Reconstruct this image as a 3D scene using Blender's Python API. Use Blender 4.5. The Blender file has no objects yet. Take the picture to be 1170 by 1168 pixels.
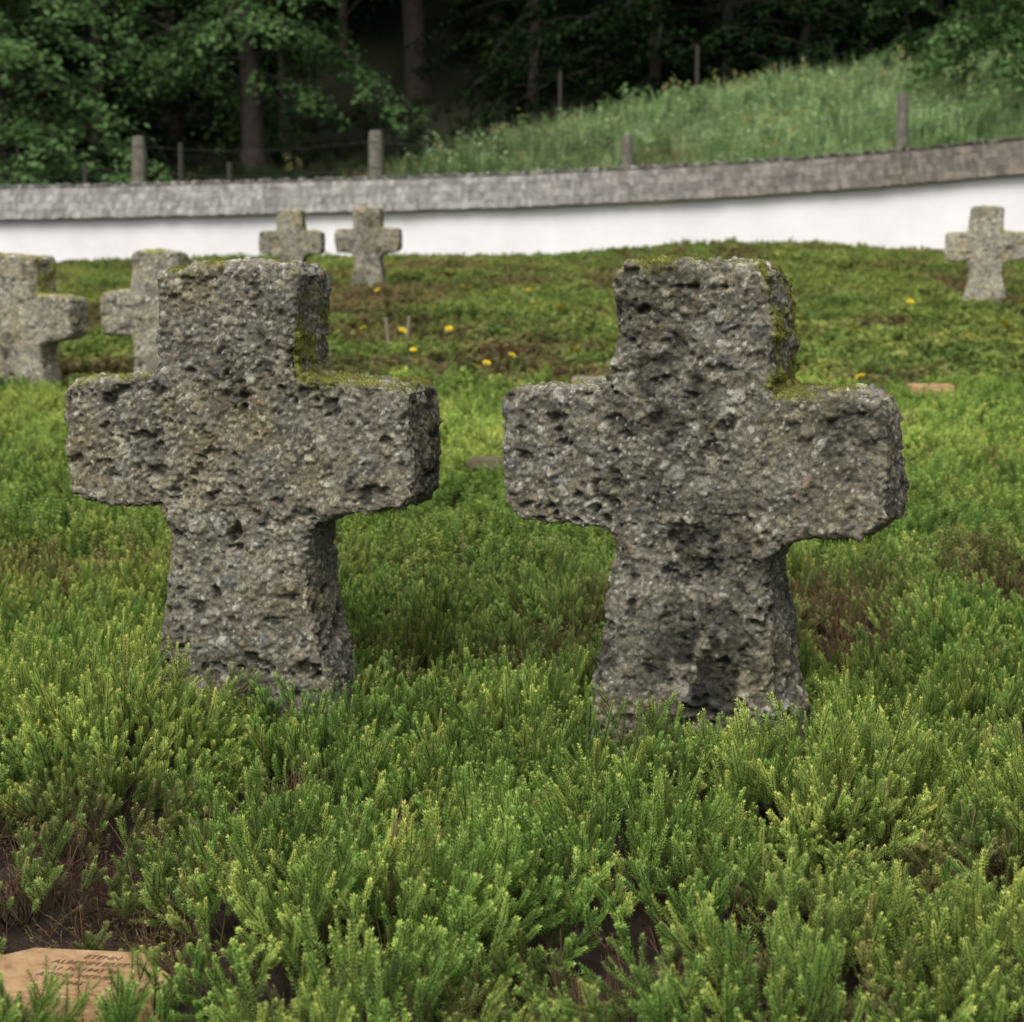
import bpy, bmesh, math, random
import numpy as np
from mathutils import Vector, Matrix, Euler
R=math.radians
scene=bpy.context.scene
C=scene.collection
rnd=random.Random(7)
nr=np.random.RandomState(11)
CAMZ=0.755; FP=2000.0; PITCH=R(8.0)
# ------------------------------------------------------------ helpers
def at(u,v,Y):
    cx=(u-585)/FP; cy=(584-v)/FP
    d=Vector((cx, math.cos(PITCH)+cy*math.sin(PITCH), -math.sin(PITCH)+cy*math.cos(PITCH)))
    s=Y/d.y
    return Vector((d.x*s, Y, CAMZ+d.z*s))
def on_plane(u,v,z):
    p=at(u,v,1.0); s=(z-CAMZ)/(p.z-CAMZ)
    return (p.x*s, s)
def tag(o,label=None,cat=None,group=None,kind=None):
    if label: o['label']=label
    if cat: o['category']=cat
    if group: o['group']=group
    if kind: o['kind']=kind
    return o
def empty(name,loc,rz=0):
    o=bpy.data.objects.new(name,None); C.objects.link(o); o.location=loc; o.rotation_euler=(0,0,rz); return o
def mk(name,V,F,mat=None,parent=None,attrs=None,smooth=False,link=True,loc=None):
    me=bpy.data.meshes.new(name); me.from_pydata([tuple(v) for v in V],[],[tuple(f) for f in F])
    if attrs:
        for k,(typ,dat) in attrs.items():
            a=me.attributes.new(k,typ,'POINT')
            dat=np.asarray(dat,dtype=np.float32)
            if typ=='FLOAT': a.data.foreach_set('value',dat.ravel())
            elif typ=='FLOAT_COLOR': a.data.foreach_set('color',dat.ravel())
            elif typ=='FLOAT_VECTOR': a.data.foreach_set('vector',dat.ravel())
    if smooth: me.polygons.foreach_set('use_smooth',[True]*len(me.polygons))
    me.update()
    o=bpy.data.objects.new(name,me)
    if link: C.objects.link(o)
    if mat: me.materials.append(mat)
    if parent: o.parent=parent
    if loc is not None: o.location=loc
    return o
def h3(ix,iy,iz,seed):
    def u(a): return (a.astype(np.int64)&0xffffffff).astype(np.uint32)
    n=(u(ix)*np.uint32(0x8da6b343))^(u(iy)*np.uint32(0xd8163841))^(u(iz)*np.uint32(0xcb1ab31f))
    n=n+np.uint32((seed*7919+13)&0xffffffff)
    n^=n>>np.uint32(13); n=n*np.uint32(0x5bd1e995); n^=n>>np.uint32(15); n=n*np.uint32(0x27d4eb2d); n^=n>>np.uint32(16)
    return n.astype(np.float64)/4294967296.0
def vnoise(P,s,seed=0):
    p=np.asarray(P,dtype=np.float64)*s; i=np.floor(p); f=p-i; f=f*f*(3-2*f)
    r=0
    for a in (0,1):
        for b in (0,1):
            for c in (0,1):
                w=(f[:,0] if a else 1-f[:,0])*(f[:,1] if b else 1-f[:,1])*(f[:,2] if c else 1-f[:,2])
                r=r+w*h3(i[:,0]+a,i[:,1]+b,i[:,2]+c,seed)
    return r*2-1
def fbm(P,s,seed=0,o=3):
    r=0;a=1;t=0
    for k in range(o):
        r=r+a*vnoise(P,s*2**k,seed+k*17); t+=a; a*=.5
    return r/t
def vor(P,s,seed):
    p=P*s; i=np.floor(p); n=len(p)
    F1=np.full(n,9.); ID=np.zeros(n); ID2=np.zeros(n)
    for a in (-1,0,1):
        for b in (-1,0,1):
            for c in (-1,0,1):
                x,y,z=i[:,0]+a,i[:,1]+b,i[:,2]+c
                d=np.sqrt((x+h3(x,y,z,seed)-p[:,0])**2+(y+h3(x,y,z,seed+1)-p[:,1])**2+(z+h3(x,y,z,seed+2)-p[:,2])**2)
                m=d<F1
                F1=np.where(m,d,F1); ID=np.where(m,h3(x,y,z,seed+3),ID); ID2=np.where(m,h3(x,y,z,seed+4),ID2)
    return F1,ID,ID2
def P2(x,y):
    x=np.atleast_1d(np.asarray(x,float)); y=np.atleast_1d(np.asarray(y,float))
    return np.stack([x,y,np.zeros_like(x)],1)
def canopy(x,y):
    x=np.atleast_1d(np.asarray(x,float)); y=np.atleast_1d(np.asarray(y,float))
    s=.5*((y-5)+np.sqrt((y-5)**2+4))
    z=.053*s+.014*x*np.clip((y-6)/10,0,1)
    z=z+.035*fbm(P2(x,y),1.3,5,3)+.05*fbm(P2(x,y),.35,9,2)*np.clip((y-6)/8,0,1)
    z=z+.13*np.exp(-((x-3.1)/1.7)**2)*np.clip((y-16)/5,0,1)+.06*np.clip((x-4)/3,0,1)*np.clip((y-16)/5,0,1)
    return z
DEP=.17
def soil(x,y): return canopy(x,y)-DEP+.02*vnoise(P2(x,y),6,3)
def soil1(x,y): return float(soil(x,y)[0])
# ------------------------------------------------------------ materials
def newmat(name):
    m=bpy.data.materials.new(name); m.use_nodes=True
    nt=m.node_tree; nt.nodes.clear()
    out=nt.nodes.new('ShaderNodeOutputMaterial')
    return m,nt,out
def ramp(nt,stops):
    r=nt.nodes.new('ShaderNodeValToRGB'); e=r.color_ramp.elements
    while len(e)<len(stops): e.new(.5)
    for k,(p,c) in enumerate(stops):
        e[k].position=p; e[k].color=(*c,1)
    return r
def attr(nt,name,typ='GEOMETRY'):
    a=nt.nodes.new('ShaderNodeAttribute'); a.attribute_name=name; a.attribute_type=typ; return a
def mixc(nt,fac,a,b,mode='MIX'):
    m=nt.nodes.new('ShaderNodeMix'); m.data_type='RGBA'; m.blend_type=mode
    for s,v in ((0,fac),(6,a),(7,b)):
        if isinstance(v,(float,int)): m.inputs[s].default_value=v
        elif isinstance(v,tuple): m.inputs[s].default_value=(*v,1)
        else: nt.links.new(v,m.inputs[s])
    return m.outputs[2]
def math_n(nt,op,a,b=0.0,clamp=False):
    m=nt.nodes.new('ShaderNodeMath'); m.operation=op; m.use_clamp=clamp
    for s,v in ((0,a),(1,b)):
        if isinstance(v,(float,int)): m.inputs[s].default_value=v
        else: nt.links.new(v,m.inputs[s])
    return m.outputs[0]
def noise_n(nt,scale,detail=4,coord='Object',rough=.6):
    t=nt.nodes.new('ShaderNodeTexCoord'); n=nt.nodes.new('ShaderNodeTexNoise')
    n.inputs['Scale'].default_value=scale; n.inputs['Detail'].default_value=detail; n.inputs['Roughness'].default_value=rough
    nt.links.new(t.outputs[coord],n.inputs['Vector']); return n
def simple(name,stops,scale=8,rough=.9,bump=.3,bscale=60,bdist=.004):
    m,nt,out=newmat(name)
    b=nt.nodes.new('ShaderNodeBsdfPrincipled'); b.inputs['Roughness'].default_value=rough
    b.inputs['Specular IOR Level'].default_value=.25
    n=noise_n(nt,scale,6); r=ramp(nt,stops); nt.links.new(n.outputs[0],r.inputs[0]); nt.links.new(r.outputs[0],b.inputs['Base Color'])
    n2=noise_n(nt,bscale,6); bp=nt.nodes.new('ShaderNodeBump'); bp.inputs['Strength'].default_value=bump; bp.inputs['Distance'].default_value=bdist
    nt.links.new(n2.outputs[0],bp.inputs['Height']); nt.links.new(bp.outputs[0],b.inputs['Normal'])
    nt.links.new(b.outputs[0],out.inputs[0]); return m
def leafmat(name,stops,brown,yellow,flower=None,trans=.25):
    m,nt,out=newmat(name)
    a=attr(nt,'lt'); t=attr(nt,'tint','INSTANCER'); sp=nt.nodes.new('ShaderNodeSeparateXYZ'); nt.links.new(t.outputs['Vector'],sp.inputs[0])
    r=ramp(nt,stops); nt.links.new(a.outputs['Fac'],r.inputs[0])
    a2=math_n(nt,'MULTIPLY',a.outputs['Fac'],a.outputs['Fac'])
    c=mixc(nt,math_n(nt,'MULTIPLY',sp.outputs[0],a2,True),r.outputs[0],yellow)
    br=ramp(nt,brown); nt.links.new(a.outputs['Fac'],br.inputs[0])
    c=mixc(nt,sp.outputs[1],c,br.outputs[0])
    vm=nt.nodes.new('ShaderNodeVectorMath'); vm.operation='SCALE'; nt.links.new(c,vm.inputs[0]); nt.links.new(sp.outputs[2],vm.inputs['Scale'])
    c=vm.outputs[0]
    if flower:
        f=math_n(nt,'GREATER_THAN',a.outputs['Fac'],1.5); c=mixc(nt,f,c,flower)
    d=nt.nodes.new('ShaderNodeBsdfDiffuse')
    tr=nt.nodes.new('ShaderNodeBsdfTranslucent'); mx=nt.nodes.new('ShaderNodeMixShader'); mx.inputs[0].default_value=trans
    nt.links.new(c,d.inputs[0]); nt.links.new(c,tr.inputs[0]); nt.links.new(d.outputs[0],mx.inputs[1]); nt.links.new(tr.outputs[0],mx.inputs[2]); nt.links.new(mx.outputs[0],out.inputs[0])
    return m
M={}
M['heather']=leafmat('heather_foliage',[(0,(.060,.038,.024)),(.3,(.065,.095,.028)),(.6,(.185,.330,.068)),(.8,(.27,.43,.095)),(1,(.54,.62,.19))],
    [(0,(.070,.038,.028)),(.5,(.19,.108,.075)),(1,(.35,.23,.14))],(.76,.73,.19))
M['meadow']=leafmat('meadow_foliage',[(0,(.04,.065,.025)),(.5,(.15,.24,.085)),(1,(.36,.50,.25))],
    [(0,(.05,.04,.015)),(1,(.42,.35,.20))],(.46,.54,.28),flower=(.5,.45,.18))
M['soil']=simple('soil',[(.3,(.020,.012,.009)),(.7,(.055,.036,.026))],9,.95,.6,40,.02)
M['hill']=simple('hill_earth',[(.3,(.010,.014,.006)),(.7,(.024,.028,.011))],1.5,.95,.6,12,.05)
M['plaster']=simple('white_plaster',[(.25,(.74,.715,.72)),(.7,(.86,.835,.84))],1.7,.85,.4,14,.01)
M['bark']=simple('bark',[(.3,(.030,.025,.020)),(.7,(.08,.066,.054))],5,.95,.8,14,.03)
M['post']=simple('weathered_post_wood',[(.3,(.09,.087,.068)),(.7,(.21,.20,.155))],12,.9,.6,40,.01)
M['darkpost']=simple('dark_stake_wood',[(.3,(.035,.032,.025)),(.7,(.07,.064,.05))],12,.9,.6,40,.01)
M['wire']=simple('wire_metal',[(.3,(.06,.06,.06)),(.7,(.12,.115,.11))],12,.6,.1,40,.001)
M['tablet']=simple('tan_stone',[(.3,(.22,.125,.06)),(.48,(.42,.255,.13)),(.7,(.54,.37,.20))],26,.9,.9,90,.004)
M['paletablet']=simple('pale_stone',[(.25,(.20,.18,.13)),(.8,(.36,.31,.22))],22,.85,.5,120,.002)
M['dulltablet']=simple('dull_stone',[(.25,(.09,.075,.045)),(.8,(.17,.14,.09))],22,.85,.5,120,.002)
M['ink']=simple('engraved_dark',[(.3,(.12,.07,.038)),(.7,(.18,.108,.06))],60,.9,.1,100,.001)
M['stem']=simple('green_stem',[(.3,(.06,.12,.02)),(.7,(.1,.18,.04))],30,.7,.1,100,.001)
M['petal']=simple('yellow_petals',[(.3,(.65,.48,.02)),(.7,(.78,.62,.03))],60,.7,.1,100,.001)
M['palewood']=simple('pale_stake',[(.3,(.17,.14,.10)),(.7,(.27,.24,.17))],60,.8,.1,100,.001)
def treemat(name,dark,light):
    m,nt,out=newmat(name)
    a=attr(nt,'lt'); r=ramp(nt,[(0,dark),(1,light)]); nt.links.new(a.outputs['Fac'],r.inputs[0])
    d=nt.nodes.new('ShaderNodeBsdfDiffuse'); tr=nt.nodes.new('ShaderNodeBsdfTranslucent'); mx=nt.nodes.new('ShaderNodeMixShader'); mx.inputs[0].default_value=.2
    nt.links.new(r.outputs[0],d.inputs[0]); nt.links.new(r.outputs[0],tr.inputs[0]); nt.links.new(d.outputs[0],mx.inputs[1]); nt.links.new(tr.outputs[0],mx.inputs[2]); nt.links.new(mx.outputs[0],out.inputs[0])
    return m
M['leafA']=treemat('skylit_leaves',(.045,.095,.034),(.155,.265,.09))  # lighter leaf colour, skylight on the open foliage painted in
M['leafB']=treemat('forest_shade_leaves',(.008,.017,.007),(.024,.048,.017))  # leaf colour kept very low, the forest's shade painted into it
def stonemat():
    m,nt,out=newmat('conglomerate_stone')
    b=nt.nodes.new('ShaderNodeBsdfPrincipled'); b.inputs['Roughness'].default_value=.92; b.inputs['Specular IOR Level'].default_value=.2
    a=attr(nt,'col')
    n=noise_n(nt,240,6,rough=.7); r=ramp(nt,[(.28,(.42,.415,.395)),(.5,(.97,.965,.94)),(.72,(1.62,1.59,1.50))]); nt.links.new(n.outputs[0],r.inputs[0])
    c=mixc(nt,1.0,a.outputs['Color'],r.outputs[0],'MULTIPLY')
    nt.links.new(c,b.inputs['Base Color'])
    n2=noise_n(nt,320,7,rough=.7); bp=nt.nodes.new('ShaderNodeBump'); bp.inputs['Strength'].default_value=1.0; bp.inputs['Distance'].default_value=.003
    nt.links.new(n2.outputs[0],bp.inputs['Height']); nt.links.new(bp.outputs[0],b.inputs['Normal']); nt.links.new(b.outputs[0],out.inputs[0])
    return m
M['stone']=stonemat()
M['moss']=simple('moss',[(.3,(.08,.085,.014)),(.7,(.24,.25,.035))],40,.95,.3,100,.002)
def shinglemat():
    m,nt,out=newmat('weathered_shingles')
    b=nt.nodes.new('ShaderNodeBsdfPrincipled'); b.inputs['Roughness'].default_value=.9
    a=attr(nt,'col'); n=noise_n(nt,7,8,rough=.75); r=ramp(nt,[(.3,(.45,.45,.45)),(.7,(1.5,1.5,1.48))]); nt.links.new(n.outputs[0],r.inputs[0])
    c=mixc(nt,1.0,a.outputs['Color'],r.outputs[0],'MULTIPLY'); nt.links.new(c,b.inputs['Base Color']); nt.links.new(b.outputs[0],out.inputs[0]); return m
M['shingle']=shinglemat()

# ------------------------------------------------------------ crosses
def cross_outline(H,rng,aw):
    wt=.133; ah=.238; th=.205
    zt=H; za=H-th; zb=za-ah
    j=lambda s=.007: rng.uniform(-s,s)
    pts=[]
    def A(x,z): pts.append((x+j(),z+j()))
    A(0,zt+.003); A(wt-.018,zt-.001); A(wt,zt-.014)
    A(wt+.004,za+.10); A(wt+.003,za+.012); A(wt+.016,za)
    A(aw-.05,za-.004); A(aw-.014,za-.007); A(aw,za-.028)
    A(aw+.005,zb+.10); A(aw,zb+.038); A(aw-.025,zb+.004)
    A(wt+.065,zb-.002); A(wt+.030,zb-.015); A(wt+.006,zb-.042); A(wt-.002,zb-.085)
    A(wt+.008,zb-.16); A(wt+.026,zb-.25); A(wt+.050,zb-.34); A(wt+.078,zb-.49)
    A(-(wt+.070),zb-.49)
    A(-(wt+.043),zb-.33); A(-(wt+.020),zb-.24); A(-(wt+.005),zb-.15); A(-(wt-.003),zb-.07); A(-(wt+.003),zb-.032); A(-(wt+.020),zb-.009); A(-(wt+.055),zb)
    A(-(aw-.025),zb+.002); A(-(aw-.004),zb+.024); A(-(aw+.003),zb+.10); A(-aw,za-.026); A(-(aw-.016),za-.004)
    A(-(wt+.032),za); A(-(wt+.010),za+.009); A(-(wt+.001),za+.10); A(-wt,zt-.018); A(-(wt-.02),zt-.002)
    return pts
def make_cross(name,seed,H,voxel,label,loc,rz,T=.17,detail=True,tilt=(0,0),dark=0.0,aw=.325,bright=1.0,mossy=0.0,group='stone crosses in the heather'):
    rng=random.Random(seed)
    pts=cross_outline(H,rng,aw)
    bm=bmesh.new()
    vs=[bm.verts.new((x,-T/2*(1.0+.22*max(0,(.35-z)/.35)),z)) for x,z in pts]
    bm.faces.new(vs)
    vb=[bm.verts.new((x*.99,T/2*(1.0+.16*max(0,(.35-z)/.35)),z)) for x,z in pts]
    bm.faces.new(list(reversed(vb)))
    n=len(vs)
    for i in range(n): bm.faces.new((vs[(i+1)%n],vs[i],vb[i],vb[(i+1)%n]))
    bmesh.ops.recalc_face_normals(bm,faces=bm.faces)
    me=bpy.data.meshes.new('tmp'); bm.to_mesh(me); bm.free()
    o=bpy.data.objects.new('tmp',me); C.objects.link(o)
    bv=o.modifiers.new('b','BEVEL'); bv.width=.012; bv.segments=2; bv.limit_method='ANGLE'; bv.angle_limit=R(50)
    rm=o.modifiers.new('r','REMESH'); rm.mode='VOXEL'; rm.voxel_size=voxel
    dg=bpy.context.evaluated_depsgraph_get(); ev=o.evaluated_get(dg)
    me2=bpy.data.meshes.new_from_object(ev); bpy.data.objects.remove(o)
    nv=len(me2.vertices)
    P=np.zeros(nv*3,np.float32); me2.vertices.foreach_get('co',P); P=P.reshape(-1,3).astype(float)
    N=np.zeros(nv*3,np.float32); me2.vertex_normals.foreach_get('vector',N); N=N.reshape(-1,3).astype(float)
    Q=P+np.array([seed*3.17,seed*1.7,seed*2.3])
    W=Q+.0050*np.stack([vnoise(Q,60,seed),vnoise(Q,60,seed+5),vnoise(Q,60,seed+9)],1)
    big=fbm(Q,5.5,seed,3)
    h=.010*big+.0062*fbm(Q,26,seed+3,4)+.0028*vnoise(Q,150,seed+4)
    f0,i0,j0=vor(W,30,seed+100)
    f1,i1,j1=vor(W,56,seed+200)
    f2,i2,j2=vor(W,115,seed+300)
    f3,i3,j3=vor(Q+.01*vnoise(Q,40,seed+12)[:,None],14,seed+400)
    dome=lambda f,r: np.clip(1-(f/r)**2,0,1)
    b0=dome(f0,.45)*(i0>.76)
    b1=dome(f1,.48)*(i1>.46)
    b2=dome(f2,.52)*(i2>.35)
    h+=.0050*b0**.6+.0040*b1**.7*(.3+j1)+.0020*b2**.7
    er=np.clip(.55+fbm(Q,8,seed+66,2)*1.5,0,1)
    cav=np.clip((fbm(Q*np.array([1,1,1.5]),30,seed+60,4)-.22)*4.5,0,1)
    cav2=np.clip((fbm(Q,80,seed+64,2)-.32)*4,0,1)*er
    pit1=dome(f1,.5)*(i1<.07)*er; pit2=dome(f2,.6)*(i2<.06)*er; pit3=dome(f3,.21)*(i3>.91)
    h-=(.006+.006*er)*cav+.004*cav2+.009*pit1**.6+.004*pit2+.020*pit3**.5
    rough=np.clip(fbm(Q,13,seed+70,2)*1.8,0,1); h-=.006*rough
    P3=P+N*h[:,None]
    me2.vertices.foreach_set('co',P3.astype(np.float32).ravel())
    me2.update()
    g=fbm(Q,7,seed+33,3)
    base=np.array([.168,.156,.122])[None]*(1+.45*g[:,None])
    base=base*(1-.25*rough[:,None])
    fine=vnoise(Q,190,seed+40); base=base*(1+.45*fine[:,None])
    pal=np.array([[.33,.32,.28],[.27,.245,.185],[.135,.135,.13],[.43,.42,.37],[.20,.19,.16],[.22,.185,.13],[.30,.28,.22],[.08,.08,.075]])
    col=base
    for b,i,thr in ((b2,j2,.18),(b1,j1,.18),(b0,j0,.14)):
        k=(i*len(pal)).astype(int)%len(pal); w=np.clip((b-thr)*5,0,1)[:,None]*.74
        col=col*(1-w)+pal[k]*w*(1+.35*fine[:,None])
    pit_dark=np.clip(pit1*1.2+cav*1.0+cav2*.7+pit2*.8+pit3*1.5,0,1)[:,None]
    col=col*(1-pit_dark*.65)  # stone colour goes darker inside pits and cavities
    f5,i5,j5=vor(Q,150,seed+500)
    sp=((i5>.92)*np.clip((.42-f5)*8,0,1))[:,None]; col=col*(1-sp*.7)+np.array([.48,.475,.42])[None]*sp*.7
    f6,i6,j6=vor(W,26,seed+600)
    lich=((i6>.86)*np.clip((.42-f6+.12*fbm(Q,90,seed+7,2))*6,0,1)*.4)[:,None]; col=col*(1-lich)+np.array([.36,.365,.31])[None]*lich
    warm=np.clip(fbm(Q,9,seed+58,3)*2,0,1)[:,None]; col=col*(1+warm*np.array([.09,.03,-.12])[None])
    dk=np.clip((fbm(Q,6,seed+55,4)-.06)*4,0,1)*(.45+.4*np.clip(fbm(Q,35,seed+57,2)*2,-1,1))
    if dark>0:
        cx=.015+.05*vnoise(Q,7,seed+90)
        m=.8*np.clip(1.5-np.abs(P[:,0]-cx)/.085,0,1)*np.clip(1.4-np.abs(P[:,2]-.38)/.22,0,1)
        m=np.maximum(m,np.clip(1.5-np.hypot(P[:,0]-.03,(P[:,2]-.25))/.12,0,1))
        m=m*np.clip((fbm(Q,28,seed+56,5)+.15)*4.5,0,1)
        dk=np.maximum(dk,dark*m)
    col=col*(1-.80*np.clip(dk,0,1)[:,None])
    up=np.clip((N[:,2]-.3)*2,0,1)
    za=H-.205
    side=np.clip((N[:,0]-.35)*2.5,0,1)*np.clip((P[:,2]-(za-.03))/.06,0,1)*(np.abs(P[:,0])<.2)
    notch=np.exp(-(((P[:,0]-.165)/.065)**2+((P[:,2]-za)/.035)**2))*np.clip(np.maximum(N[:,2],N[:,0])*2.5-.2,.12,1)
    edge=np.clip((P[:,2]-(H-.03))/.03,0,1)
    mn=fbm(Q,22,seed+80,4)
    moss=np.clip(up*(.34+mn*2.4)+side*(.18+mossy+mn*2.6)+notch*(1.2+mn*1.5)+edge*(-.15+mn*2),0,1)
    moss=moss*(P[:,2]>.4)
    mc=np.array([.165,.168,.027])[None]*(1+.8*vnoise(Q,90,seed+81)[:,None])
    col=col*(1-moss[:,None]*.8)+mc*moss[:,None]*.8
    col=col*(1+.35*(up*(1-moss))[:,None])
    foot_dark=np.clip((.26-P[:,2])/.2,0,1)[:,None]; col=col*(1-.25*foot_dark)  # stone colour darkens towards the foot of the cross
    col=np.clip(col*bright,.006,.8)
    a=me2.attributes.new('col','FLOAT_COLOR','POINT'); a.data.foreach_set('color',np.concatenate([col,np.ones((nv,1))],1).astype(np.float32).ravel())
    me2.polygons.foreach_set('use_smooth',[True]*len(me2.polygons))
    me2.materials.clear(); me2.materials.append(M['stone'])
    root=empty(name,loc,rz); root.rotation_euler=(tilt[0],tilt[1],rz)
    tag(root,label,'cross',group)
    s=bpy.data.objects.new('stone_body',me2); C.objects.link(s); s.parent=root
    if detail:
        idx=np.where(moss>.6)[0]; k=min(len(idx),4500); idx=np.random.RandomState(seed).choice(idx,k,replace=False)
        V=[];F=[];r2=random.Random(seed)
        for q in idx:
            p=Vector(P3[q]); nn=Vector(N[q])
            d=(nn+Vector((r2.uniform(-.6,.6),r2.uniform(-.6,.6),r2.uniform(-.3,.6)))).normalized()
            sd=d.cross(Vector((r2.uniform(-1,1),r2.uniform(-1,1),r2.uniform(-1,1)))).normalized()*r2.uniform(.0006,.0014)
            L=r2.uniform(.002,.0055); b=len(V)
            V+= [p-sd-nn*.001,p+sd-nn*.001,p+d*L]; F.append((b,b+1,b+2))
        zb=za-.238
        for q in range(420):
            cx=.250+r2.gauss(0,.022); cy=r2.uniform(-.06,.05)
            p=Vector((cx,cy,zb+.008)); L=r2.uniform(.008,.026)
            sd=Vector((r2.uniform(-1,1),r2.uniform(-1,1),0)).normalized()*.0013; b=len(V)
            V+=[p-sd,p+sd,p+Vector((r2.uniform(-.006,.006),r2.uniform(-.006,.006),-L))]; F.append((b,b+1,b+2))
        mk('moss_tufts',V,F,M['moss'],root)
    return root
H0=.925
crosses=[]
def place(u,Y,vtop,rot,seed,vox,label,**kw):
    p=at(u,vtop,Y); loc=(p.x,Y,p.z-H0)
    crosses.append((p.x,Y,R(rot)))
    return make_cross('stone_cross',seed,H0,vox,label,loc,R(rot),**kw)
place(285,3.25,302,-14,3,.0024,'weathered conglomerate stone cross, the nearer left one of the two large crosses',T=.178,tilt=(0,R(-.5)),aw=.340,bright=1.0,mossy=.0)
place(806,2.98,301,-22,8,.0024,'weathered conglomerate stone cross with dark lichen down its shaft, right of the two large ones',T=.178,tilt=(R(1),R(.3)),dark=1.0,aw=.330,bright=.98,mossy=.40)
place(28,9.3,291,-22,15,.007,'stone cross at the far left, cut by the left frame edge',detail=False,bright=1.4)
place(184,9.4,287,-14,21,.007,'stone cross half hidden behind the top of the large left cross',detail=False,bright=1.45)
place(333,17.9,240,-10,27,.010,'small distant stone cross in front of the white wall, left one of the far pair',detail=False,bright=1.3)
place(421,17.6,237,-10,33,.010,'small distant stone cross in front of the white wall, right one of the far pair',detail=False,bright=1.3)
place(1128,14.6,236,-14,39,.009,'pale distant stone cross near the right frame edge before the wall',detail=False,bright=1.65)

# ------------------------------------------------------------ scatter
def scatter(name,pos,rot,scl,idx,tint,protos,label,cat):
    col=bpy.data.collections.new(name+'_source')
    for k,o in enumerate(protos):
        o.name='%s_piece_%03d'%(name,k); col.objects.link(o)
    me=bpy.data.meshes.new(name); me.from_pydata([tuple(p) for p in pos],[],[])
    a=me.attributes.new('rot','FLOAT_VECTOR','POINT'); a.data.foreach_set('vector',np.asarray(rot,np.float32).ravel())
    a=me.attributes.new('scl','FLOAT_VECTOR','POINT'); a.data.foreach_set('vector',np.asarray(scl,np.float32).ravel())
    a=me.attributes.new('idx','INT','POINT'); a.data.foreach_set('value',np.asarray(idx,np.int32))
    a=me.attributes.new('tint','FLOAT_VECTOR','POINT'); a.data.foreach_set('vector',np.asarray(tint,np.float32).ravel())
    o=bpy.data.objects.new(name,me); C.objects.link(o)
    g=bpy.data.node_groups.new(name+'_nodes','GeometryNodeTree')
    g.interface.new_socket('Geometry',in_out='INPUT',socket_type='NodeSocketGeometry'); g.interface.new_socket('Geometry',in_out='OUTPUT',socket_type='NodeSocketGeometry')
    gi=g.nodes.new('NodeGroupInput'); go=g.nodes.new('NodeGroupOutput')
    ci=g.nodes.new('GeometryNodeCollectionInfo'); ci.inputs[0].default_value=col; ci.inputs['Separate Children'].default_value=True; ci.inputs['Reset Children'].default_value=True
    ip=g.nodes.new('GeometryNodeInstanceOnPoints'); ip.inputs['Pick Instance'].default_value=True
    def na(n,t):
        x=g.nodes.new('GeometryNodeInputNamedAttribute'); x.data_type=t; x.inputs[0].default_value=n; return x.outputs[0]
    g.links.new(gi.outputs[0],ip.inputs['Points']); g.links.new(ci.outputs[0],ip.inputs['Instance'])
    g.links.new(na('idx','INT'),ip.inputs['Instance Index'])
    g.links.new(na('rot','FLOAT_VECTOR'),ip.inputs['Rotation']); g.links.new(na('scl','FLOAT_VECTOR'),ip.inputs['Scale'])
    g.links.new(ip.outputs[0],go.inputs[0])
    md=o.modifiers.new('scatter','NODES'); md.node_group=g
    tag(o,label,cat,kind='stuff'); return o
def perp(d,rng):
    v=Vector((rng.uniform(-1,1),rng.uniform(-1,1),rng.uniform(-1,1))); v=v-d*v.dot(d)
    return v.normalized() if v.length>1e-4 else Vector((1,0,0))
class PB:
    def __init__(s): s.V=[];s.F=[];s.L=[]
    def tube(s,pts,r0,r1,l0,l1):
        n=len(pts); b=len(s.V)
        for i,p in enumerate(pts):
            d=(pts[min(i+1,n-1)]-pts[max(i-1,0)]).normalized(); x=d.orthogonal().normalized(); y=d.cross(x); t=i/(n-1); r=r0+(r1-r0)*t
            for k in range(3):
                a=k*2.0944; s.V.append(p+x*math.cos(a)*r+y*math.sin(a)*r); s.L.append(l0+(l1-l0)*t)
            if i:
                for k in range(3):
                    s.F.append((b+(i-1)*3+k,b+(i-1)*3+(k+1)%3,b+i*3+(k+1)%3,b+i*3+k))
    def leaf(s,p,d,side,L,w,l0,l1):
        b=len(s.V); s.V+=[p,p+d*L*.5+side*w,p+d*L,p+d*L*.5-side*w]; s.L+=[l0,l1,l1,l1]; s.F.append((b,b+1,b+2,b+3))
    def obj(s,name,mat): return mk(name,s.V,s.F,mat,attrs={'lt':('FLOAT',s.L)},link=False)
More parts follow.
